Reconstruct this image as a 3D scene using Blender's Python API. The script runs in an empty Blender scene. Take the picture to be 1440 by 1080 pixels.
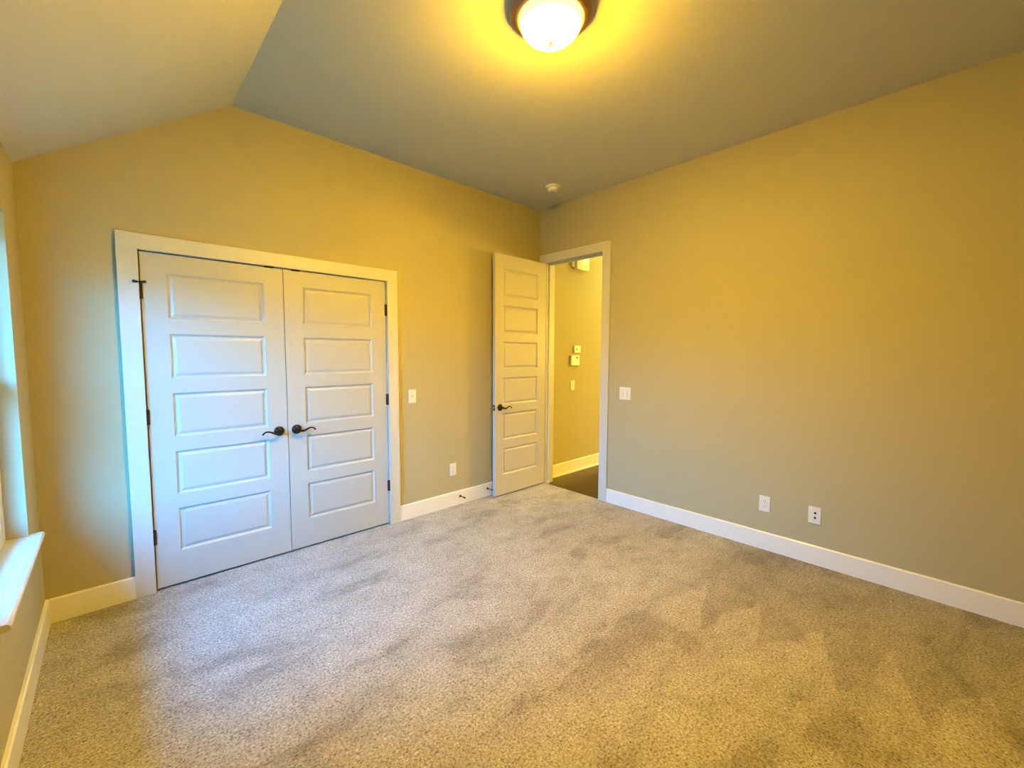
import bpy, bmesh, math
from mathutils import Vector, Matrix

sc = bpy.context.scene
C = sc.collection

# ------------------------------------------------------------------ camera
YAW, PITCH, ROLL = 0.7538, -0.0703, 0.0035
cam_d = bpy.data.cameras.new('camera')
cam_d.sensor_fit = 'HORIZONTAL'; cam_d.sensor_width = 36.0
cam_d.lens = 598.57 / 1440 * 36.0
cam_d.clip_start = 0.02; cam_d.clip_end = 200
cam = bpy.data.objects.new('camera', cam_d); C.objects.link(cam)
_F = Vector((math.sin(YAW) * math.cos(PITCH), math.cos(YAW) * math.cos(PITCH), math.sin(PITCH)))
_R = Vector((math.cos(YAW), -math.sin(YAW), 0))
_U = _R.cross(_F)
_R2 = math.cos(ROLL) * _R + math.sin(ROLL) * _U
_U2 = -math.sin(ROLL) * _R + math.cos(ROLL) * _U
_m = Matrix((_R2, _U2, -_F)).transposed().to_4x4()
_m.translation = Vector((-3.4876, -3.2812, 1.4446))
cam.matrix_world = _m
sc.camera = cam

# ------------------------------------------------------------------ world, lights, exposure
vs = sc.view_settings
vs.view_transform = 'Standard'; vs.look = 'None'; vs.gamma = 1.0; vs.exposure = 0.0
vs.use_curve_mapping = False
sc.cycles.use_denoising = True
sc.cycles.max_bounces = 10
sc.cycles.diffuse_bounces = 2
sc.cycles.sample_clamp_indirect = 6.0

SKY_STRENGTH = 66.0
LAMP_E = 950.0            # radiance of the bedroom ceiling lamp's bowl
HALL_LAMP_E = 120.0
SCONCE_E = 900.0
WARM = (1.0, 0.565, 0.014)

world = bpy.data.worlds.new('world'); sc.world = world
world.use_nodes = True
nt = world.node_tree; nt.nodes.clear()
wo = nt.nodes.new('ShaderNodeOutputWorld'); bg = nt.nodes.new('ShaderNodeBackground')
tc = nt.nodes.new('ShaderNodeTexCoord'); sx = nt.nodes.new('ShaderNodeSeparateXYZ')
cr = nt.nodes.new('ShaderNodeValToRGB')
nt.links.new(tc.outputs['Generated'], sx.inputs[0]); nt.links.new(sx.outputs['Z'], cr.inputs[0])
# dim tree line near the horizon, clear blue sky above
e = cr.color_ramp.elements
e[0].position = 0.01; e[0].color = (0.004, 0.035, 0.05, 1)
e[1].position = 0.80; e[1].color = (0.005, 0.34, 1.0, 1)
k = e.new(0.15); k.color = (0.035, 0.41, 1.0, 1)
# sky dimmed toward one side to keep daylight off the near carpet
ry = nt.nodes.new('ShaderNodeMapRange'); ry.interpolation_type = 'SMOOTHSTEP'
ry.inputs['From Min'].default_value = 0.30; ry.inputs['From Max'].default_value = 0.75
ry.inputs['To Min'].default_value = 1.0; ry.inputs['To Max'].default_value = 0.12
nt.links.new(sx.outputs['Y'], ry.inputs['Value'])
mw = nt.nodes.new('ShaderNodeVectorMath'); mw.operation = 'SCALE'
nt.links.new(cr.outputs[0], mw.inputs[0]); nt.links.new(ry.outputs['Result'], mw.inputs['Scale'])
nt.links.new(mw.outputs[0], bg.inputs[0]); bg.inputs[1].default_value = SKY_STRENGTH
nt.links.new(bg.outputs[0], wo.inputs[0])

# light portal in the window opening (only guides sampling of the sky)
pd = bpy.data.lights.new('window_portal', 'AREA'); pd.shape = 'RECTANGLE'; pd.size = 0.80; pd.size_y = 1.40
pd.cycles.is_portal = True
po = bpy.data.objects.new('window_portal', pd); C.objects.link(po)
po.location = (-4.02, -0.81, 1.33); po.rotation_euler = (math.radians(90), 0, math.radians(-90))

# ------------------------------------------------------------------ room dimensions
XL = -3.805; YB = -4.05; H = 3.012; XK = -2.86; ZK = 2.381
CX1, CX2, CX3 = -3.352, -2.5945, -1.829      # closet opening left, meeting line, right
DH = 2.03; CW = 0.094; CT = 0.02; BB = 0.132; BT = 0.015
EY1, EY2, EH = -0.111, -0.841, 2.423         # entry opening, clear
WY1, WY2, WZ1, WZ2 = -0.37, -1.25, 0.60, 2.06  # window opening
HX = 4.30; HY = -3.30; HH = 3.0               # hallway
WT = 0.12

# ------------------------------------------------------------------ materials
def mat(name, col, rough=0.6, metal=0.0, spec=0.5):
    m = bpy.data.materials.new(name); m.use_nodes = True
    b = m.node_tree.nodes['Principled BSDF']
    b.inputs['Base Color'].default_value = (*col, 1); b.inputs['Roughness'].default_value = rough
    b.inputs['Metallic'].default_value = metal; b.inputs['Specular IOR Level'].default_value = spec
    return m

def add_bump(m, scale, strength, dist=0.002, detail=3.0, vary=0.0):
    n = m.node_tree; b = n.nodes['Principled BSDF']
    t = n.nodes.new('ShaderNodeTexCoord'); no = n.nodes.new('ShaderNodeTexNoise'); bu = n.nodes.new('ShaderNodeBump')
    no.inputs['Scale'].default_value = scale; no.inputs['Detail'].default_value = detail
    bu.inputs['Strength'].default_value = strength; bu.inputs['Distance'].default_value = dist
    n.links.new(t.outputs['Object'], no.inputs['Vector']); n.links.new(no.outputs['Fac'], bu.inputs['Height'])
    n.links.new(bu.outputs[0], b.inputs['Normal'])
    if vary:
        n2 = n.nodes.new('ShaderNodeTexNoise'); n2.inputs['Scale'].default_value = 1.3
        mx = n.nodes.new('ShaderNodeMix'); mx.data_type = 'RGBA'
        c = b.inputs['Base Color'].default_value[:3]
        mx.inputs['A'].default_value = (*[v * (1 - vary) for v in c], 1)
        mx.inputs['B'].default_value = (*[min(1, v * (1 + vary)) for v in c], 1)
        n.links.new(t.outputs['Object'], n2.inputs['Vector']); n.links.new(n2.outputs['Fac'], mx.inputs['Factor'])
        n.links.new(mx.outputs['Result'], b.inputs['Base Color'])
    return m

M = {}
M['wall'] = add_bump(mat('wall_paint', (0.46, 0.425, 0.28), 0.75, spec=0.25), 260, 0.12, 0.001, vary=0.02)
M['ceiling'] = add_bump(mat('ceiling_paint', (0.79, 0.75, 0.52), 0.9, spec=0.1), 200, 0.15, 0.001, vary=0.02)
M['trim'] = add_bump(mat('trim_enamel', (0.65, 0.64, 0.59), 0.38), 60, 0.03, 0.001)
M['baseboard'] = add_bump(mat('baseboard_enamel', (0.92, 0.90, 0.85), 0.38), 60, 0.03, 0.001)
M['door'] = add_bump(mat('door_enamel', (0.55, 0.54, 0.50), 0.34), 90, 0.05, 0.0008)
M['closet'] = mat('closet_paint', (0.5, 0.48, 0.42), 0.9)
M['plastic'] = add_bump(mat('white_plastic', (0.86, 0.84, 0.79), 0.35), 50, 0.02, 0.0005)
M['plastic_grey'] = mat('grey_plastic', (0.55, 0.54, 0.50), 0.4)
M['dark_slot'] = mat('dark_slot', (0.02, 0.02, 0.02), 0.6)
M['bronze'] = add_bump(mat('dark_bronze', (0.022, 0.016, 0.013), 0.32, 0.75), 120, 0.05, 0.0005)
M['hinge'] = add_bump(mat('hinge_bronze', (0.06, 0.035, 0.022), 0.4, 0.7), 120, 0.05, 0.0005)
M['pan'] = add_bump(mat('lamp_pan_bronze', (0.34, 0.20, 0.12), 0.42, 0.5), 80, 0.05, 0.0005)
M['rubber'] = mat('dark_rubber', (0.03, 0.025, 0.02), 0.8)
M['vinyl'] = mat('window_vinyl', (0.80, 0.80, 0.77), 0.4)
M['brass'] = mat('finial_metal', (0.45, 0.30, 0.12), 0.35, 0.9)

def emit(name, col, strength):
    m = bpy.data.materials.new(name); m.use_nodes = True; n = m.node_tree; n.nodes.clear()
    o = n.nodes.new('ShaderNodeOutputMaterial'); e = n.nodes.new('ShaderNodeEmission')
    e.inputs[0].default_value = (*col, 1); e.inputs[1].default_value = strength
    n.links.new(e.outputs[0], o.inputs[0]); return m
M['bowl'] = emit('lit_frosted_glass', WARM, LAMP_E)
n = M['bowl'].node_tree; t_ = n.nodes.new('ShaderNodeTexCoord'); s_ = n.nodes.new('ShaderNodeSeparateXYZ'); r_ = n.nodes.new('ShaderNodeMapRange')
r_.interpolation_type = 'SMOOTHSTEP'                   # the bulbs glow through the bottom of the bowl, its rim stays dimmer
r_.inputs['From Min'].default_value = H - 0.072; r_.inputs['From Max'].default_value = H - 0.138
r_.inputs['To Min'].default_value = LAMP_E * 0.045; r_.inputs['To Max'].default_value = LAMP_E
n.links.new(t_.outputs['Object'], s_.inputs[0]); n.links.new(s_.outputs['Z'], r_.inputs['Value'])
n.links.new(r_.outputs['Result'], [x for x in n.nodes if x.type == 'EMISSION'][0].inputs[1])
M['hall_bowl'] = emit('lit_hall_glass', (0.85, 1.0, 0.22), HALL_LAMP_E)
M['sconce_glass'] = emit('lit_sconce_glass', (1.0, 0.60, 0.08), SCONCE_E)

g = bpy.data.materials.new('window_glass'); g.use_nodes = True; n = g.node_tree; n.nodes.clear()
o = n.nodes.new('ShaderNodeOutputMaterial'); tr = n.nodes.new('ShaderNodeBsdfTransparent'); gl = n.nodes.new('ShaderNodeBsdfGlossy')
mx = n.nodes.new('ShaderNodeMixShader'); lw = n.nodes.new('ShaderNodeLayerWeight'); fr = n.nodes.new('ShaderNodeMath'); fr.operation = 'POWER'; fr.inputs[1].default_value = 5.0; n.links.new(lw.outputs['Facing'], fr.inputs[0]); fa = n.nodes.new('ShaderNodeMath'); fa.operation = 'MULTIPLY_ADD'; fa.inputs[1].default_value = 0.5; fa.inputs[2].default_value = 0.03; n.links.new(fr.outputs[0], fa.inputs[0]); fr = fa
tr.inputs[0].default_value = (0.96, 0.98, 0.97, 1); gl.inputs['Roughness'].default_value = 0.02
n.links.new(fr.outputs[0], mx.inputs[0]); n.links.new(tr.outputs[0], mx.inputs[1]); n.links.new(gl.outputs[0], mx.inputs[2])
n.links.new(mx.outputs[0], o.inputs[0]); M['glass'] = g

def carpet_material():
    m = mat('carpet_pile', (0.5, 0.45, 0.38), 0.95, spec=0.05); n = m.node_tree; b = n.nodes['Principled BSDF']
    t = n.nodes.new('ShaderNodeTexCoord')
    def noise(scale, detail=2.0, rough=0.5, dist=0.0, vec=None):
        x = n.nodes.new('ShaderNodeTexNoise'); x.inputs['Scale'].default_value = scale
        x.inputs['Detail'].default_value = detail; x.inputs['Roughness'].default_value = rough
        x.inputs['Distortion'].default_value = dist
        n.links.new(vec or t.outputs['Object'], x.inputs['Vector']); return x
    def ramp(src, stops):
        r = n.nodes.new('ShaderNodeValToRGB'); e = r.color_ramp.elements
        e[0].position, e[0].color = stops[0][0], (*stops[0][1], 1)
        e[1].position, e[1].color = stops[-1][0], (*stops[-1][1], 1)
        for p, c in stops[1:-1]:
            k = e.new(p); k.color = (*c, 1)
        n.links.new(src, r.inputs[0]); return r
    tuft = noise(105, 3.5, 0.68, 0.6)
    r1 = ramp(tuft.outputs['Fac'], [(0.32, (0.13, 0.115, 0.10)), (0.44, (0.36, 0.335, 0.32)), (0.56, (0.55, 0.53, 0.51)), (0.70, (0.78, 0.77, 0.74))])
    # trodden and vacuumed patches: pile leaning the other way
    mp = n.nodes.new('ShaderNodeMapping'); mp.inputs['Rotation'].default_value = (0, 0, math.radians(38))
    mp.inputs['Scale'].default_value = (1.0, 2.3, 1.0)
    n.links.new(t.outputs['Object'], mp.inputs['Vector'])
    big = noise(1.5, 6.0, 0.62, 0.5, mp.outputs['Vector'])
    r2 = ramp(big.outputs['Fac'], [(0.36, (0.66, 0.64, 0.62)), (0.46, (0.94, 0.94, 0.93)), (0.60, (1.06, 1.06, 1.06))])
    mul = n.nodes.new('ShaderNodeMix'); mul.data_type = 'RGBA'; mul.blend_type = 'MULTIPLY'; mul.inputs['Factor'].default_value = 1
    n.links.new(r1.outputs[0], mul.inputs['A']); n.links.new(r2.outputs[0], mul.inputs['B'])
    mid = noise(7.0, 5.0, 0.7, 0.3)
    r3 = ramp(mid.outputs['Fac'], [(0.34, (0.84, 0.82, 0.80)), (0.48, (1.0, 1.0, 1.0)), (0.66, (1.12, 1.12, 1.12))])
    mul2 = n.nodes.new('ShaderNodeMix'); mul2.data_type = 'RGBA'; mul2.blend_type = 'MULTIPLY'; mul2.inputs['Factor'].default_value = 1
    n.links.new(mul.outputs['Result'], mul2.inputs['A']); n.links.new(r3.outputs[0], mul2.inputs['B'])
    mul = mul2
    # zigzag vacuum strokes along the right wall
    sp = n.nodes.new('ShaderNodeSeparateXYZ'); wob = noise(2.4, 4.0, 0.6)
    def mth(op, a, b_=None, c=None):
        k = n.nodes.new('ShaderNodeMath'); k.operation = op
        for i_, v in enumerate((a, b_, c)):
            if v is None: continue
            if isinstance(v, (int, float)): k.inputs[i_].default_value = v
            else: n.links.new(v, k.inputs[i_])
        return k.outputs[0]
    n.links.new(t.outputs['Object'], sp.inputs[0])
    wv = mth('MULTIPLY_ADD', wob.outputs['Fac'], 0.36, -0.18)
    yy = mth('ADD', mth('ADD', sp.outputs['Y'], 2.53), mth('MULTIPLY', wv, 0.5))
    tri = mth('PINGPONG', yy, 0.1475)
    edge = mth('MULTIPLY_ADD', tri, -3.2, -0.82)
    side = mth('SUBTRACT', mth('ADD', sp.outputs['X'], wv), edge)
    def sstep(v, a, b_, lo, hi):
        k = n.nodes.new('ShaderNodeMapRange'); k.interpolation_type = 'SMOOTHSTEP'
        for nm, q in (('From Min', a), ('From Max', b_), ('To Min', lo), ('To Max', hi)): k.inputs[nm].default_value = q
        n.links.new(v, k.inputs['Value']); return k.outputs['Result']
    mk = mth('MULTIPLY', sstep(side, -0.01, 0.05, 0, 1), sstep(sp.outputs['Y'], -2.35, -1.9, 1, 0))
    fac = mth('MULTIPLY_ADD', mk, -0.24, 1.0)
    vm = n.nodes.new('ShaderNodeVectorMath'); vm.operation = 'SCALE'
    n.links.new(mul.outputs['Result'], vm.inputs[0]); n.links.new(fac, vm.inputs['Scale'])
    n.links.new(vm.outputs[0], b.inputs['Base Color'])
    bu = n.nodes.new('ShaderNodeBump'); bu.inputs['Strength'].default_value = 1.0; bu.inputs['Distance'].default_value = 0.012
    n.links.new(tuft.outputs['Fac'], bu.inputs['Height']); n.links.new(bu.outputs[0], b.inputs['Normal'])
    b.inputs['Sheen Weight'].default_value = 0.25; b.inputs['Sheen Roughness'].default_value = 0.6
    return m
M['carpet'] = carpet_material()

def wood_floor():
    m = mat('dark_wood_floor', (0.035, 0.02, 0.01), 0.38, spec=0.3); n = m.node_tree; b = n.nodes['Principled BSDF']
    t = n.nodes.new('ShaderNodeTexCoord'); br = n.nodes.new('ShaderNodeTexBrick')
    br.inputs['Scale'].default_value = 1.0; br.inputs['Brick Width'].default_value = 1.2; br.inputs['Row Height'].default_value = 0.13
    br.inputs['Mortar Size'].default_value = 0.002
    br.inputs['Color1'].default_value = (0.050, 0.026, 0.011, 1); br.inputs['Color2'].default_value = (0.030, 0.016, 0.008, 1)
    br.inputs['Mortar'].default_value = (0.008, 0.005, 0.003, 1)
    n.links.new(t.outputs['Object'], br.inputs['Vector']); n.links.new(br.outputs['Color'], b.inputs['Base Color']); return m
M['wood'] = wood_floor()

def lawn():
    m = mat('lawn', (0.05, 0.09, 0.03), 0.9); n = m.node_tree; b = n.nodes['Principled BSDF']
    t = n.nodes.new('ShaderNodeTexNoise'); t.inputs['Scale'].default_value = 60
    r = n.nodes.new('ShaderNodeValToRGB'); r.color_ramp.elements[0].color = (0.03, 0.06, 0.02, 1); r.color_ramp.elements[1].color = (0.12, 0.17, 0.06, 1)
    n.links.new(t.outputs['Fac'], r.inputs[0]); n.links.new(r.outputs[0], b.inputs['Base Color']); return m
M['lawn'] = lawn()

# ------------------------------------------------------------------ mesh helpers
def box(bm, x0, x1, y0, y1, z0, z1, bev=0.0):
    x0, x1 = min(x0, x1), max(x0, x1); y0, y1 = min(y0, y1), max(y0, y1); z0, z1 = min(z0, z1), max(z0, z1)
    t = bmesh.new()
    bmesh.ops.create_cube(t, size=1.0)
    for v in t.verts:
        v.co = Vector(((x0 + x1) / 2 + v.co.x * (x1 - x0), (y0 + y1) / 2 + v.co.y * (y1 - y0), (z0 + z1) / 2 + v.co.z * (z1 - z0)))
    if bev:
        bmesh.ops.bevel(t, geom=t.edges[:], offset=bev, segments=2, profile=0.6, affect='EDGES', clamp_overlap=True)
    me = bpy.data.meshes.new('tmp'); t.to_mesh(me); t.free(); bm.from_mesh(me); bpy.data.meshes.remove(me)

def prism(bm, pts, axis, a, b):
    """polygon pts (2D) extruded along axis from a to b; axis 1 -> pts are (x,z); axis 0 -> (y,z); axis 2 -> (x,y)"""
    def P(p, t):
        if axis == 1: return (p[0], t, p[1])
        if axis == 0: return (t, p[0], p[1])
        return (p[0], p[1], t)
    A = [bm.verts.new(P(p, a)) for p in pts]; B = [bm.verts.new(P(p, b)) for p in pts]
    fs = [bm.faces.new(A), bm.faces.new(B[::-1])]
    for i in range(len(pts)):
        j = (i + 1) % len(pts); fs.append(bm.faces.new((A[i], B[i], B[j], A[j])))
    bmesh.ops.recalc_face_normals(bm, faces=fs)

def lathe(bm, prof, origin, axis=(0, 0, 1), seg=48):
    """prof: (radius, height along axis)"""
    ax = Vector(axis).normalized(); u = ax.orthogonal().normalized(); w = ax.cross(u); O = Vector(origin)
    rings = []
    for r, h in prof:
        if r < 1e-6: rings.append([bm.verts.new(O + ax * h)])
        else: rings.append([bm.verts.new(O + ax * h + (u * math.cos(2 * math.pi * i / seg) + w * math.sin(2 * math.pi * i / seg)) * r) for i in range(seg)])
    fs = []
    for a, b in zip(rings, rings[1:]):
        for i in range(seg):
            j = (i + 1) % seg
            if len(a) == 1: fs.append(bm.faces.new((a[0], b[i], b[j])))
            elif len(b) == 1: fs.append(bm.faces.new((a[i], b[0], a[j])))
            else: fs.append(bm.faces.new((a[i], b[i], b[j], a[j])))
    for r in (rings[0], rings[-1]):
        if len(r) > 1: fs.append(bm.faces.new(r))
    bmesh.ops.recalc_face_normals(bm, faces=fs)

def catmull(P, n=8):
    P = [Vector(p) for p in P]; Q = [2 * P[0] - P[1]] + P + [2 * P[-1] - P[-2]]; out = []
    for i in range(1, len(Q) - 2):
        for k in range(n):
            t = k / n; a, b, c, d = Q[i - 1], Q[i], Q[i + 1], Q[i + 2]
            out.append(0.5 * ((2 * b) + (c - a) * t + (2 * a - 5 * b + 4 * c - d) * t * t + (-a + 3 * b - 3 * c + d) * t ** 3))
    out.append(P[-1]); return out

def tube(bm, pts, rad, seg=14, flat=1.0):
    pts = catmull(pts); N = len(pts); rings = []
    for i, p in enumerate(pts):
        d = (pts[min(i + 1, N - 1)] - pts[max(i - 1, 0)]).normalized()
        u = Vector((0, 1, 0)) if abs(d.y) < 0.9 else Vector((0, 0, 1))
        a = (u - d * u.dot(d)).normalized(); b = d.cross(a)
        f = i / (N - 1) * (len(rad) - 1); k = min(int(f), len(rad) - 2); r = rad[k] + (rad[k + 1] - rad[k]) * (f - k)
        rings.append([bm.verts.new(p + a * math.cos(2 * math.pi * j / seg) * r * flat + b * math.sin(2 * math.pi * j / seg) * r) for j in range(seg)])
    fs = []
    for a, b in zip(rings, rings[1:]):
        for i in range(seg):
            j = (i + 1) % seg; fs.append(bm.faces.new((a[i], b[i], b[j], a[j])))
    fs.append(bm.faces.new(rings[0])); fs.append(bm.faces.new(rings[-1]))
    bmesh.ops.recalc_face_normals(bm, faces=fs)

def obj(name, bm, m, parent=None, smooth=None):
    me = bpy.data.meshes.new(name); bm.to_mesh(me); bm.free(); me.materials.append(m)
    if smooth:
        me.polygons.foreach_set('use_smooth', [True] * len(me.polygons))
        me.set_sharp_from_angle(angle=math.radians(smooth))
    o = bpy.data.objects.new(name, me); C.objects.link(o)
    if parent:
        o.parent = parent
        o.matrix_parent_inverse = Matrix.Translation(-parent.location)
    return o

def BM(*boxes, bev=0.0):
    b = bmesh.new()
    for x in boxes: box(b, *x, bev=bev)
    return b

def struct(o, label=None):
    o['kind'] = 'structure'
    if label: o['label'] = label
    return o

def thing(name, loc, label, cat, group=None):
    o = bpy.data.objects.new(name, None); o.empty_display_size = 0.05; C.objects.link(o); o.location = loc
    o['label'] = label; o['category'] = cat
    if group: o['group'] = group
    return o

# ------------------------------------------------------------------ the shell
struct(obj('floor', BM((XL - 0.05, 0.0, YB - 0.05, 0.05, -0.1, 0.0)), M['carpet']), 'beige cut pile carpet covering the bedroom floor')
struct(obj('floor', BM((0.0, HX, HY - 0.05, 0.05, -0.1, -0.012)), M['wood']), 'dark wood floor of the hallway beyond the door')

b = bmesh.new()                                        # closet wall
def top(x): return H if x >= XK else ZK + (x - XL) * (H - ZK) / (XK - XL)
jl, jr, jt = CX1 - 0.02, CX3 + 0.02, DH + 0.02
XLo = XL - 0.145
prism(b, [(XLo, 0), (jl, 0), (jl, top(jl) + 0.05), (XLo, top(XLo) + 0.05)], 1, 0, WT)
prism(b, [(jl, jt), (jr, jt), (jr, H + 0.05), (XK, H + 0.05), (jl, top(jl) + 0.05)], 1, 0, WT)
prism(b, [(jr, 0), (0, 0), (0, H + 0.05), (jr, H + 0.05)], 1, 0, WT)
struct(obj('wall_back', b, M['wall']), 'tan wall holding the double closet doors')

b = bmesh.new()                                        # entry wall
ea, eb = EY1 + 0.018, EY2 - 0.018
box(b, 0, WT, ea, 0, 0, H + 0.05); box(b, 0, WT, eb, ea, EH + 0.018, H + 0.05); box(b, 0, WT, YB - 0.12, eb, 0, H + 0.05)
struct(obj('wall_right', b, M['wall']), 'long tan wall to the right of the open door')

b = bmesh.new()                                        # window wall
ZT = ZK + 0.05
box(b, XLo, XL, WY1, 0, 0, ZT); box(b, XLo, XL, YB - 0.12, WY2, 0, ZT)
box(b, XLo, XL, WY2, WY1, 0, WZ1 - 0.025); box(b, XLo, XL, WY2, WY1, WZ2, ZT)
struct(obj('wall_left', b, M['wall']), 'low tan knee wall with the window')
b = bmesh.new()
prism(b, [(XLo, 0), (0, 0), (0, H + 0.05), (XK, H + 0.05), (XLo, top(XLo) + 0.05)], 1, YB - 0.12, YB)
struct(obj('wall_front', b, M['wall']), 'wall behind the camera')

b = bmesh.new()
prism(b, [(XK, H), (WT, H), (WT, H + 0.12), (XK - 0.05, H + 0.12)], 1, YB - 0.12, WT)
struct(obj('ceiling', b, M['ceiling']), 'flat painted bedroom ceiling')
b = bmesh.new()
prism(b, [(XLo, top(XLo)), (XK, H), (XK - 0.05, H + 0.12), (XLo - 0.1, top(XLo) + 0.12)], 1, YB - 0.12, WT)
struct(obj('ceiling', b, M['ceiling']), 'sloped ceiling panel rising from the window wall')

# hallway shell
struct(obj('wall_hall_back', BM((WT, HX, 0.0, WT, -0.1, HH)), M['wall']), 'hallway wall seen through the doorway')
struct(obj('wall_hall_front', BM((WT, HX, HY - WT, HY, -0.1, HH)), M['wall']))
struct(obj('wall_hall_end', BM((HX, HX + WT, HY - WT, WT, -0.1, HH)), M['wall']))
struct(obj('ceiling', BM((WT, HX + WT, HY - WT, WT, HH, HH + 0.1)), M['ceiling']), 'hallway ceiling')

# closet interior
b = BM((jl - 0.3, jr + 0.3, 0.75, 0.8, -0.1, 2.6), (jl - 0.35, jl - 0.3, WT, 0.8, -0.1, 2.6), (jr + 0.3, jr + 0.35, WT, 0.8, -0.1, 2.6),
       (jl - 0.35, jr + 0.35, WT, 0.8, 2.5, 2.6))
struct(obj('wall_closet', b, M['closet']))
struct(obj('floor', BM((jl - 0.35, jr + 0.35, 0.0, 0.8, -0.1, -0.002)), M['carpet']))

struct(obj('ground', BM((-40, XLo, -30, 30, -0.7, -0.6)), M['lawn']), 'lawn outside the window')

struct(obj('ceiling', BM((XLo - 0.62, XLo, YB - 0.5, 0.6, 2.34, 2.42)), M['vinyl']), 'unseen roof eave soffit outside the window, added to block steep daylight')  # unseen eave, added to cut steep daylight onto the near carpet

# ------------------------------------------------------------------ baseboards
def base_y(bm, x0, x1, yface, ydir, h=BB, t=BT):       # runs along x
    prism(bm, [(yface, 0), (yface + ydir * t, 0), (yface + ydir * t, h - 0.006), (yface + ydir * (t - 0.005), h), (yface, h)], 0, x0, x1)
def base_x(bm, y0, y1, xface, xdir, h=BB, t=BT):       # runs along y
    prism(bm, [(xface, 0), (xface + xdir * t, 0), (xface + xdir * t, h - 0.006), (xface + xdir * (t - 0.005), h), (xface, h)], 1, y0, y1)

b = bmesh.new(); base_y(b, XL + BT, CX1 - CW, 0, -1); struct(obj('baseboard_back', b, M['baseboard']), 'cream baseboard in the corner left of the closet')
b = bmesh.new(); base_y(b, CX3 + CW, 0.0, 0, -1); struct(obj('baseboard_back', b, M['baseboard']), 'cream baseboard between closet and open door')
b = bmesh.new(); base_x(b, EY2 - CW, YB, 0, -1); struct(obj('baseboard_right', b, M['baseboard']), 'white baseboard along the right wall')
b = bmesh.new(); base_x(b, 0, YB, XL, 1); struct(obj('baseboard_left', b, M['baseboard']), 'white baseboard under the window')
b = bmesh.new(); base_y(b, XL + BT, -BT, YB, 1); struct(obj('baseboard_front', b, M['baseboard']))
b = bmesh.new(); base_y(b, WT, HX, 0, -1, 0.135)
hb = struct(obj('baseboard_hall', b, M['baseboard']), 'hallway baseboard with shoe moulding')
b = bmesh.new()
pr = [(-BT, -0.012), (-BT - 0.016, -0.012)] + [(-BT - 0.016 * math.cos(a), -0.012 + 0.022 * math.sin(a)) for a in [math.radians(k) for k in (15, 30, 45, 60, 75)]] + [(-BT, 0.010)]
prism(b, pr, 0, WT + CT, HX)
obj('shoe_moulding', b, M['trim'], hb, 40)

# ------------------------------------------------------------------ closet casing and doors
b = bmesh.new()
box(b, CX1 - CW, CX1 - 0.004, -CT, 0, 0, DH + 0.004, 0.0015)
box(b, CX3 + 0.004, CX3 + CW, -CT, 0, 0, DH + 0.004, 0.0015)
box(b, CX1 - CW, CX3 + CW, -CT, 0, DH + 0.004, DH + CW, 0.0015)
t1 = struct(obj('trim_1', b, M['trim']), 'flat cream casing around the closet doors')
b = BM((jl, CX1 - 0.001, 0, WT, 0, jt), (CX3 + 0.001, jr, 0, WT, 0, jt), (jl, jr, 0, WT, DH + 0.003, jt))
box(b, CX1, CX3, 0.045, 0.057, DH - 0.02, DH + 0.003)
obj('jamb', b, M['trim'], t1)

def door_slab(w, h, t, rows, px0, px1, both=False):
    """slab in local x 0..w, z 0..h, front face y=0 (facing -y), back y=t; panels are moulded recesses"""
    bm = bmesh.new()
    rings = [(0, 0), (0.004, 0.0035), (0.010, 0.0095), (0.016, 0.0105), (0.026, 0.0062), (0.033, 0.0042), (0.036, 0.0042)]
    def face(ysurf, s):
        xs = [0, px0, px1, w]; zs = [0] + [z for r in rows for z in r] + [h]
        V = {}
        for i, x in enumerate(xs):
            for k, z in enumerate(zs): V[i, k] = bm.verts.new((x, ysurf, z))
        for i in range(3):
            for k in range(len(zs) - 1):
                q = [V[i, k], V[i + 1, k], V[i + 1, k + 1], V[i, k + 1]]
                if i == 1 and k % 2 == 1:
                    prev = q
                    x0, x1, z0, z1 = xs[1], xs[2], zs[k], zs[k + 1]
                    for off, dep in rings[1:]:
                        y = ysurf + s * dep
                        cur = [bm.verts.new(c) for c in ((x0 + off, y, z0 + off), (x1 - off, y, z0 + off), (x1 - off, y, z1 - off), (x0 + off, y, z1 - off))]
                        for j in range(4):
                            m_ = (j + 1) % 4; bm.faces.new((prev[j], prev[m_], cur[m_], cur[j]))
                        prev = cur
                    bm.faces.new(prev)
                else:
                    bm.faces.new(q)
        border = [V[i, 0] for i in range(4)] + [V[3, k] for k in range(1, len(zs))] + [V[i, len(zs) - 1] for i in (2, 1, 0)] + [V[0, k] for k in range(len(zs) - 2, 0, -1)]
        return border
    A = face(0, 1)
    B = face(t, -1)
    for j in range(len(A)):
        m_ = (j + 1) % len(A); bm.faces.new((A[j], A[m_], B[m_], B[j]))
    bmesh.ops.recalc_face_normals(bm, faces=bm.faces[:])
    return bm

def shift(bm, v):
    bmesh.ops.translate(bm, verts=bm.verts[:], vec=v); return bm

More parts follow.
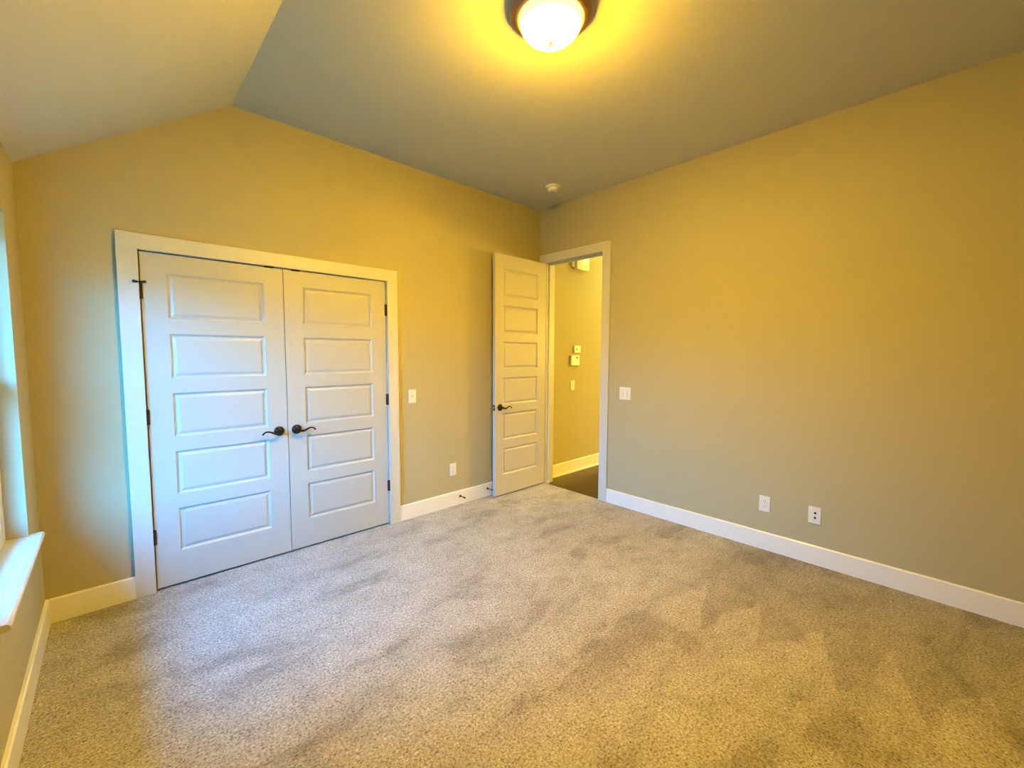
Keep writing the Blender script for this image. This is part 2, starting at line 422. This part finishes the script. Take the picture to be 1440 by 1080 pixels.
def lever(x, z, yf, side, parent, yback=False):
    """lever handle on a face at y=yf that looks toward -y; side -1: lever points to -x"""
    s = 1 if yback else -1
    b = bmesh.new()
    lathe(b, [(0.0, 0.0), (0.0335, 0.0), (0.0335, 0.004), (0.031, 0.008), (0.027, 0.010), (0.026, 0.0125), (0.020, 0.017), (0.013, 0.020), (0.0115, 0.030), (0.012, 0.045), (0.0115, 0.054), (0.008, 0.058), (0.0, 0.059)],
          (x, yf, z), (0, s, 0), 40)
    h = obj('handle', b, M['bronze'], parent, 35)
    b = bmesh.new()
    y = yf + s * 0.048
    P = [(x, y, z - 0.001), (x + side * 0.018, y, z - 0.007), (x + side * 0.038, y + s * 0.002, z - 0.008), (x + side * 0.062, y + s * 0.003, z + 0.004),
         (x + side * 0.084, y + s * 0.002, z + 0.010), (x + side * 0.102, y, z + 0.004), (x + side * 0.112, y, z - 0.006)]
    tube(b, P, [0.0105, 0.0095, 0.0075, 0.0062, 0.0056, 0.0052, 0.0062], 14, 0.8)
    lathe(b, [(0, -0.0062), (0.0045, -0.0045), (0.0064, 0), (0.0045, 0.0045), (0, 0.0062)], P[-1], (0, 1, 0), 14)
    obj('lever', b, M['bronze'], h, 50)
    return h

def hinge(x, z, y, leaf_dir, parent):
    """butt hinge knuckle with pin tips, plus the edge of the leaf"""
    b = bmesh.new()
    k = 0.089
    for q in range(5):
        z0 = z - k / 2 + q * k / 5
        lathe(b, [(0.0, z0 + 0.0004), (0.0075, z0 + 0.0004), (0.0075, z0 + k / 5 - 0.0004), (0.0, z0 + k / 5 - 0.0004)], (x, y, 0), (0, 0, 1), 16)
    lathe(b, [(0, -0.004), (0.004, -0.003), (0.0045, 0)], (x, y, z - k / 2), (0, 0, 1), 12)
    lathe(b, [(0.0045, 0), (0.004, 0.003), (0, 0.004)], (x, y, z + k / 2), (0, 0, 1), 12)
    box(b, x - 0.001, x + leaf_dir * 0.014, y + 0.003, y + 0.0115, z - k / 2, z + k / 2)
    return obj('hinge', b, M['hinge'], parent, 35)

rows5 = [(0.218 + 0.3575 * k, 0.218 + 0.3575 * k + 0.268) for k in range(5)]
GAP = 0.004
def closet_leaf(x0, x1, name, label, left):
    z0 = 0.014
    rows = [(a - z0, b_ - z0) for a, b_ in rows5]
    w = x1 - x0
    p0, p1 = 0.119, w - 0.121
    if not left: p0, p1 = 0.121, w - 0.119
    d = obj(name, shift(door_slab(w, DH - 0.002 - z0, 0.035, rows, p0, p1), (x0, 0.002, z0)), M['door'])
    struct(d, label); return d
d1 = closet_leaf(CX1 + GAP, CX2 - GAP / 2, 'door_1', 'left leaf of the white double closet door', True)
d2 = closet_leaf(CX2 + GAP / 2, CX3 - GAP, 'door_2', 'right leaf of the white double closet door', False)
lever(-2.652, 0.898, 0.002, -1, d1); lever(-2.537, 0.898, 0.002, 1, d2)
for z in (1.800, 1.065, 0.335):
    hinge(CX1 - 0.002, z, -0.008, 1, d1); hinge(CX3 + 0.002, z, -0.008, -1, d2)
for dd, xx in ((d1, -2.680), (d2, -2.512)):            # ball catches on the top edge
    b = BM((xx - 0.028, xx + 0.028, -0.0035, 0.026, DH - 0.0060, DH + 0.0035)); obj('ball_catch', b, M['bronze'], dd)
b = bmesh.new()                                        # hinge pin door stop
hx, hz = CX1 - 0.002, 1.850
lathe(b, [(0, 0), (0.010, 0), (0.010, 0.006), (0, 0.006)], (hx, -0.008, hz - 0.004), (0, 0, 1), 20)
tube(b, [(hx, -0.008, hz), (hx + 0.010, -0.022, hz), (hx + 0.020, -0.036, hz)], [0.0065, 0.0065, 0.0065], 10)
tube(b, [(hx, -0.008, hz), (hx - 0.012, -0.020, hz), (hx - 0.020, -0.028, hz)], [0.0065, 0.0065, 0.0065], 10)
hs = obj('hinge_pin_stop', b, M['bronze'], d1, 40)
b = bmesh.new()
lathe(b, [(0, 0), (0.008, 0), (0.008, 0.008), (0, 0.009)], (hx + 0.020, -0.036, hz), (0.6, -0.8, 0), 16)
lathe(b, [(0, 0), (0.008, 0), (0.008, 0.008), (0, 0.009)], (hx - 0.020, -0.028, hz), (-0.7, -0.7, 0), 16)
obj('bumper', b, M['rubber'], hs, 40)

# ------------------------------------------------------------------ entry casing, jamb and open leaf
b = bmesh.new()
box(b, -CT, 0, EY1 + 0.004, EY1 + CW, 0, EH + 0.004, 0.0015)
box(b, -CT, 0, EY2 - CW, EY2 - 0.004, 0, EH + 0.004, 0.0015)
box(b, -CT, 0, EY2 - CW, EY1 + CW, EH + 0.004, EH + CW, 0.0015)
t2 = struct(obj('trim_2', b, M['trim']), 'tall cream casing around the hallway doorway')
b = bmesh.new()
box(b, 0, WT, EY1, ea, -0.012, EH + 0.018); box(b, 0, WT, eb, EY2, -0.012, EH + 0.018); box(b, 0, WT, EY2, EY1, EH, EH + 0.018)
j2 = obj('jamb', b, M['trim'], t2)
b = BM((0.040, 0.075, EY1 - 0.011, EY1, -0.012, EH), (0.040, 0.075, EY2, EY2 + 0.011, -0.012, EH), (0.040, 0.075, EY2 + 0.011, EY1 - 0.011, EH - 0.011, EH))
obj('stop_moulding', b, M['trim'], j2)
b = bmesh.new()
box(b, WT, WT + CT, EY1 + 0.004, -0.001, -0.012, EH + 0.004, 0.0015); box(b, WT, WT + CT, EY2 - CW, EY2 - 0.004, -0.012, EH + 0.004, 0.0015)
box(b, WT, WT + CT, EY2 - CW, -0.001, EH + 0.004, EH + CW, 0.0015)
obj('hall_casing', b, M['trim'], t2)

LX0, LX1, LY = -0.744, -0.0225, -0.1165
rows6 = [(0.218 + 0.3594 * k, 0.218 + 0.3594 * k + 0.270) for k in range(6)]
d3 = obj('door_3', shift(door_slab(LX1 - LX0, 2.420 - 0.014, 0.035, [(a - 0.014, c - 0.014) for a, c in rows6], 0.106, LX1 - LX0 - 0.118), (LX0, LY, 0.014)), M['door'])
struct(d3, 'tall white six panel door standing open into the bedroom')
lever(-0.679, 0.911, LY, 1, d3); lever(-0.679, 0.911, LY + 0.035, 1, d3, True)
b = BM((LX0 - 0.0012, LX0 + 0.001, LY + 0.005, LY + 0.030, 0.911 - 0.029, 0.911 + 0.029))
lp = obj('latch_plate', b, M['bronze'], d3)
b = bmesh.new(); box(b, LX0 - 0.010, LX0, LY + 0.011, LY + 0.024, 0.903, 0.919, 0.002); obj('latch_bolt', b, M['brass'], lp)
for z in (2.22, 1.50, 0.95, 0.22):
    b = bmesh.new()
    lathe(b, [(0, 0), (0.0062, 0), (0.0062, 0.089), (0, 0.089)], (-0.0285 + 0.013, LY + 0.0405, z - 0.045), (0, 0, 1), 16)
    obj('hinge', b, M['hinge'], d3, 35)

# ------------------------------------------------------------------ window
b = bmesh.new()
XW0, XW1 = XLo - 0.005, XL - 0.068
box(b, XW0, XW1, WY1 - 0.045, WY1, WZ1, WZ2); box(b, XW0, XW1, WY2, WY2 + 0.045, WZ1, WZ2)
box(b, XW0, XW1, WY2 + 0.045, WY1 - 0.045, WZ2 - 0.045, WZ2); box(b, XW0, XW1, WY2 + 0.045, WY1 - 0.045, WZ1, WZ1 + 0.045)
w1 = struct(obj('window_1', b, M['vinyl']), 'white double hung window with a deep painted sill')
ZM = 1.32
def sash(x0, x1, z0, z1):
    ya, yb_ = WY2 + 0.045, WY1 - 0.045; s = 0.04
    b = BM((x0, x1, ya, ya + s, z0, z1), (x0, x1, yb_ - s, yb_, z0, z1), (x0, x1, ya + s, yb_ - s, z0, z0 + s), (x0, x1, ya + s, yb_ - s, z1 - s, z1))
    o = obj('sash', b, M['vinyl'], w1)
    xm = (x0 + x1) / 2
    obj('pane', BM((xm - 0.002, xm + 0.002, ya + s, yb_ - s, z0 + s, z1 - s)), M['glass'], o)
sash(XW1 - 0.038, XW1 - 0.004, WZ1 + 0.045, ZM + 0.02)
sash(XW1 - 0.075, XW1 - 0.041, ZM - 0.02, WZ2 - 0.045)
b = bmesh.new()
box(b, XW1, XL, WY2 + 0.0005, WY1 - 0.0005, WZ1 - 0.0245, WZ1)
nose = [(0, -0.0245), (0.042, -0.0245), (0.048, -0.018), (0.050, -0.012), (0.048, -0.006), (0.042, 0), (0, 0)]
prism(b, [(XL + u, WZ1 + v) for u, v in nose], 1, WY2 - 0.035, WY1 + 0.035)
obj('sill', b, M['trim'], w1)

# ------------------------------------------------------------------ bedroom ceiling light
LXc, LYc = -1.957, -1.901
t = thing('ceiling_light', (LXc, LYc, H), 'glowing frosted bowl ceiling light with bronze pan', 'ceiling light')
b = bmesh.new()
lathe(b, [(0.0, 0.0), (0.150, 0.0), (0.168, -0.007), (0.179, -0.017), (0.185, -0.026), (0.181, -0.032), (0.170, -0.036), (0.166, -0.042), (0.158, -0.047), (0.151, -0.050), (0.147, -0.047), (0.147, -0.022), (0.0, -0.022)], (LXc, LYc, H), (0, 0, 1), 72)
obj('pan', b, M['pan'], t, 40)
b = bmesh.new()
lathe(b, [(0.145, -0.034)] + [(0.145 * math.cos(math.radians(a)), -0.043 - 0.103 * math.sin(math.radians(a))) for a in range(0, 90, 7)] + [(0, -0.146)], (LXc, LYc, H), (0, 0, 1), 72)
obj('glass_bowl', b, M['bowl'], t, 60)
b = bmesh.new()
lathe(b, [(0, -0.144), (0.011, -0.144), (0.011, -0.149), (0.006, -0.152), (0.0075, -0.157), (0.005, -0.162), (0, -0.164)], (LXc, LYc, H), (0, 0, 1), 24)
obj('finial', b, M['brass'], t, 40)

# ------------------------------------------------------------------ smoke detector
SX, SY = -0.400, -0.545
t = thing('smoke_detector', (SX, SY, H), 'small white round smoke detector on the ceiling near the door corner', 'smoke detector')
b = bmesh.new(); lathe(b, [(0, 0), (0.070, 0), (0.071, -0.010), (0.067, -0.017), (0, -0.017)], (SX, SY, H), (0, 0, 1), 48); obj('base', b, M['plastic'], t, 40)
b = bmesh.new(); lathe(b, [(0, -0.016), (0.052, -0.016), (0.053, -0.026), (0.050, -0.040), (0.043, -0.050), (0.020, -0.054), (0, -0.054)], (SX, SY, H), (0, 0, 1), 48)
body = obj('cover', b, M['plastic'], t, 40)
b = bmesh.new(); lathe(b, [(0, -0.053), (0.009, -0.053), (0.009, -0.057), (0, -0.057)], (SX + 0.012, SY, H), (0, 0, 1), 20); obj('test_button', b, M['plastic_grey'], body)

# ------------------------------------------------------------------ wall plates (built facing -y at origin, then turned)
def place(o, loc, face):
    o.location = loc
    o.rotation_euler = (0, 0, 0 if face == '-y' else math.radians(-90))   # '-x' : looks toward -x
def sub(name, bm, m, parent, smooth=None):
    o = obj(name, bm, m, None, smooth); o.parent = parent; return o

def plate_bm(w, h, t=0.006):
    b = bmesh.new(); box(b, -w / 2, w / 2, -t, 0, -h / 2, h / 2, 0.0022); return b

def switch_plate(gangs, name, label, loc, face, cat='light switch'):
    t = thing(name, (0, 0, 0), label, cat)
    w = 0.072 + 0.046 * (gangs - 1)
    sub('wall_plate', plate_bm(w, 0.118), M['plastic'], t)
    for gi in range(gangs):
        cx = (gi - (gangs - 1) / 2) * 0.046
        b = bmesh.new(); box(b, cx - 0.0055, cx + 0.0055, -0.0068, -0.004, -0.013, 0.013)
        s = sub('toggle_slot', b, M['plastic_grey'], t)
        b = bmesh.new()
        prism(b, [(-0.006, 0.008), (-0.017, 0.013 if gi % 2 == 0 else -0.006), (-0.017, 0.007 if gi % 2 == 0 else -0.012), (-0.006, -0.008)], 0, cx - 0.0042, cx + 0.0042)
        q = sub('toggle', b, M['plastic'], t)
        for zz in (0.030, -0.030):
            b = bmesh.new(); lathe(b, [(0, 0.0), (0.0035, 0.0), (0.0035, 0.0012), (0, 0.0016)], (cx, -0.006, zz), (0, -1, 0), 12); sub('screw', b, M['plastic_grey'], t)
    place(t, loc, face); return t

def outlet(name, label, loc, face):
    t = thing(name, (0, 0, 0), label, 'outlet')
    sub('wall_plate', plate_bm(0.072, 0.116), M['plastic'], t)
    for zz in (0.0195, -0.0195):
        b = bmesh.new(); box(b, -0.0165, 0.0165, -0.0085, -0.004, zz - 0.0145, zz + 0.0145, 0.004); r = sub('receptacle', b, M['plastic'], t)
        b = BM((-0.0080, -0.0058, -0.0088, -0.0080, zz - 0.001, zz + 0.008), (0.0058, 0.0080, -0.0088, -0.0080, zz, zz + 0.007), (-0.0022, 0.0022, -0.0088, -0.0080, zz - 0.010, zz - 0.006))
        sub('slots', b, M['dark_slot'], r)
    b = bmesh.new(); lathe(b, [(0, 0), (0.003, 0), (0.003, 0.001), (0, 0.0014)], (0, -0.006, 0), (0, -1, 0), 12); sub('screw', b, M['plastic_grey'], t)
    place(t, loc, face); return t

switch_plate(1, 'light_switch', 'single white light switch just right of the closet casing', (-1.599, 0, 1.076), '-y')
switch_plate(2, 'light_switch', 'double white light switch on the right wall beside the doorway', (0, -1.115, 1.080), '-x')
switch_plate(1, 'light_switch', 'single light switch on the hallway wall below the thermostat', (0.607, 0, 1.067), '-y')
outlet('power_outlet', 'white power outlet low on the closet wall near the open door', (-1.174, 0, 0.351), '-y')
outlet('power_outlet', 'white power outlet on the right wall, nearer the doorway', (0, -2.314, 0.343), '-x')

t = thing('cable_outlet', (0, 0, 0), 'white cable jack plate with two dark sockets on the right wall', 'cable outlet')
sub('wall_plate', plate_bm(0.072, 0.116), M['plastic'], t)
for zz in (0.0165, -0.0165):
    b = bmesh.new(); lathe(b, [(0, 0), (0.0068, 0), (0.0068, 0.003), (0.0048, 0.0035), (0.0048, 0.009), (0.0, 0.009)], (0.004, -0.006, zz), (0, -1, 0), 20)
    sub('jack', b, M['dark_slot'], t, 40)
place(t, (0, -2.622, 0.343), '-x')

# ------------------------------------------------------------------ hallway controls
t = thing('thermostat', (0, 0, 0), 'square white thermostat with small dark display on the hallway wall', 'thermostat')
b = bmesh.new(); box(b, -0.075, 0.075, -0.026, 0, -0.062, 0.062, 0.006); sub('case', b, M['plastic'], t)
sub('display', BM((0.005, 0.045, -0.0268, -0.0255, 0.026, 0.042)), M['dark_slot'], t)
sub('lid_groove', BM((-0.012, -0.009, -0.0266, -0.0255, -0.045, 0.020)), M['plastic_grey'], t)
place(t, (0.632, 0, 1.369), '-y')
t = thing('wall_sensor', (0, 0, 0), 'small white wall box with a dark eye above the hallway thermostat', 'wall sensor')
b = bmesh.new(); box(b, -0.056, 0.056, -0.022, 0, -0.042, 0.042, 0.005); sub('case', b, M['plastic'], t)
b = bmesh.new(); lathe(b, [(0, 0), (0.013, 0), (0.011, 0.002), (0, 0.003)], (-0.016, -0.022, 0), (0, -1, 0), 24); sub('eye', b, M['dark_slot'], t, 40)
place(t, (0.672, 0, 1.505), '-y')
t = thing('door_chime', (0, 0, 0), 'white door chime box high on the hallway wall', 'door chime')
b = bmesh.new(); box(b, -0.12, 0.12, -0.055, 0, -0.085, 0.085, 0.012); sub('cover', b, M['plastic'], t, 40)
b = bmesh.new(); box(b, -0.17, -0.118, -0.030, 0, -0.060, 0.070, 0.006); sub('side_cover', b, M['plastic'], t, 40)
place(t, (0.72, 0, 2.545), '-y')

# ------------------------------------------------------------------ door stops on the baseboard
def door_stop(x, z, label):
    t = thing('door_stop', (x, -BT, z), label, 'door stop')
    b = bmesh.new(); lathe(b, [(0, 0), (0.012, 0), (0.012, 0.003), (0.008, 0.008), (0, 0.008)], (x, -BT, z), (0, -1, 0), 24); obj('base', b, M['bronze'], t, 40)
    b = bmesh.new(); lathe(b, [(0, 0.006), (0.0042, 0.006), (0.0042, 0.066), (0, 0.066)], (x, -BT, z), (0, -1, 0), 16); obj('rod', b, M['bronze'], t, 40)
    b = bmesh.new(); lathe(b, [(0, 0.064), (0.0075, 0.064), (0.0080, 0.070), (0.0070, 0.077), (0, 0.078)], (x, -BT, z), (0, -1, 0), 20); obj('rubber_tip', b, M['rubber'], t, 40)
door_stop(-1.101, 0.079, 'dark door stop on the baseboard beneath the low outlet')
door_stop(-0.758, 0.079, 'dark door stop on the baseboard right behind the open door edge')

# ------------------------------------------------------------------ hallway lamps
t = thing('ceiling_light', (1.9, -0.60, HH), 'hallway ceiling light beyond the doorway', 'ceiling light')
b = bmesh.new(); lathe(b, [(0, 0), (0.16, 0), (0.165, -0.02), (0.15, -0.035), (0, -0.035)], (1.9, -0.60, HH), (0, 0, 1), 48); obj('pan', b, M['pan'], t, 40)
b = bmesh.new(); lathe(b, [(0.14, -0.035)] + [(0.14 * math.cos(math.radians(a)), -0.035 - 0.08 * math.sin(math.radians(a))) for a in range(9, 90, 9)] + [(0, -0.115)], (1.9, -0.60, HH), (0, 0, 1), 48)
obj('glass_bowl', b, M['hall_bowl'], t, 60)
WX, WYs, WZs = HX, -2.45, 1.78
t = thing('wall_lamp', (WX, WYs, WZs), 'wall lamp on the far wall beyond the hallway', 'wall lamp')
b = bmesh.new(); lathe(b, [(0, 0), (0.07, 0), (0.065, 0.015), (0.015, 0.02), (0.012, 0.14), (0, 0.14)], (WX, WYs, WZs - 0.19), (-1, 0, 0), 32); obj('bracket', b, M['pan'], t, 40)
b = bmesh.new(); lathe(b, [(0.05, -0.16), (0.09, -0.12), (0.115, 0.0), (0.12, 0.13), (0.04, 0.135)], (WX - 0.15, WYs, WZs), (0, 0, 1), 40); obj('shade', b, M['sconce_glass'], t, 50)
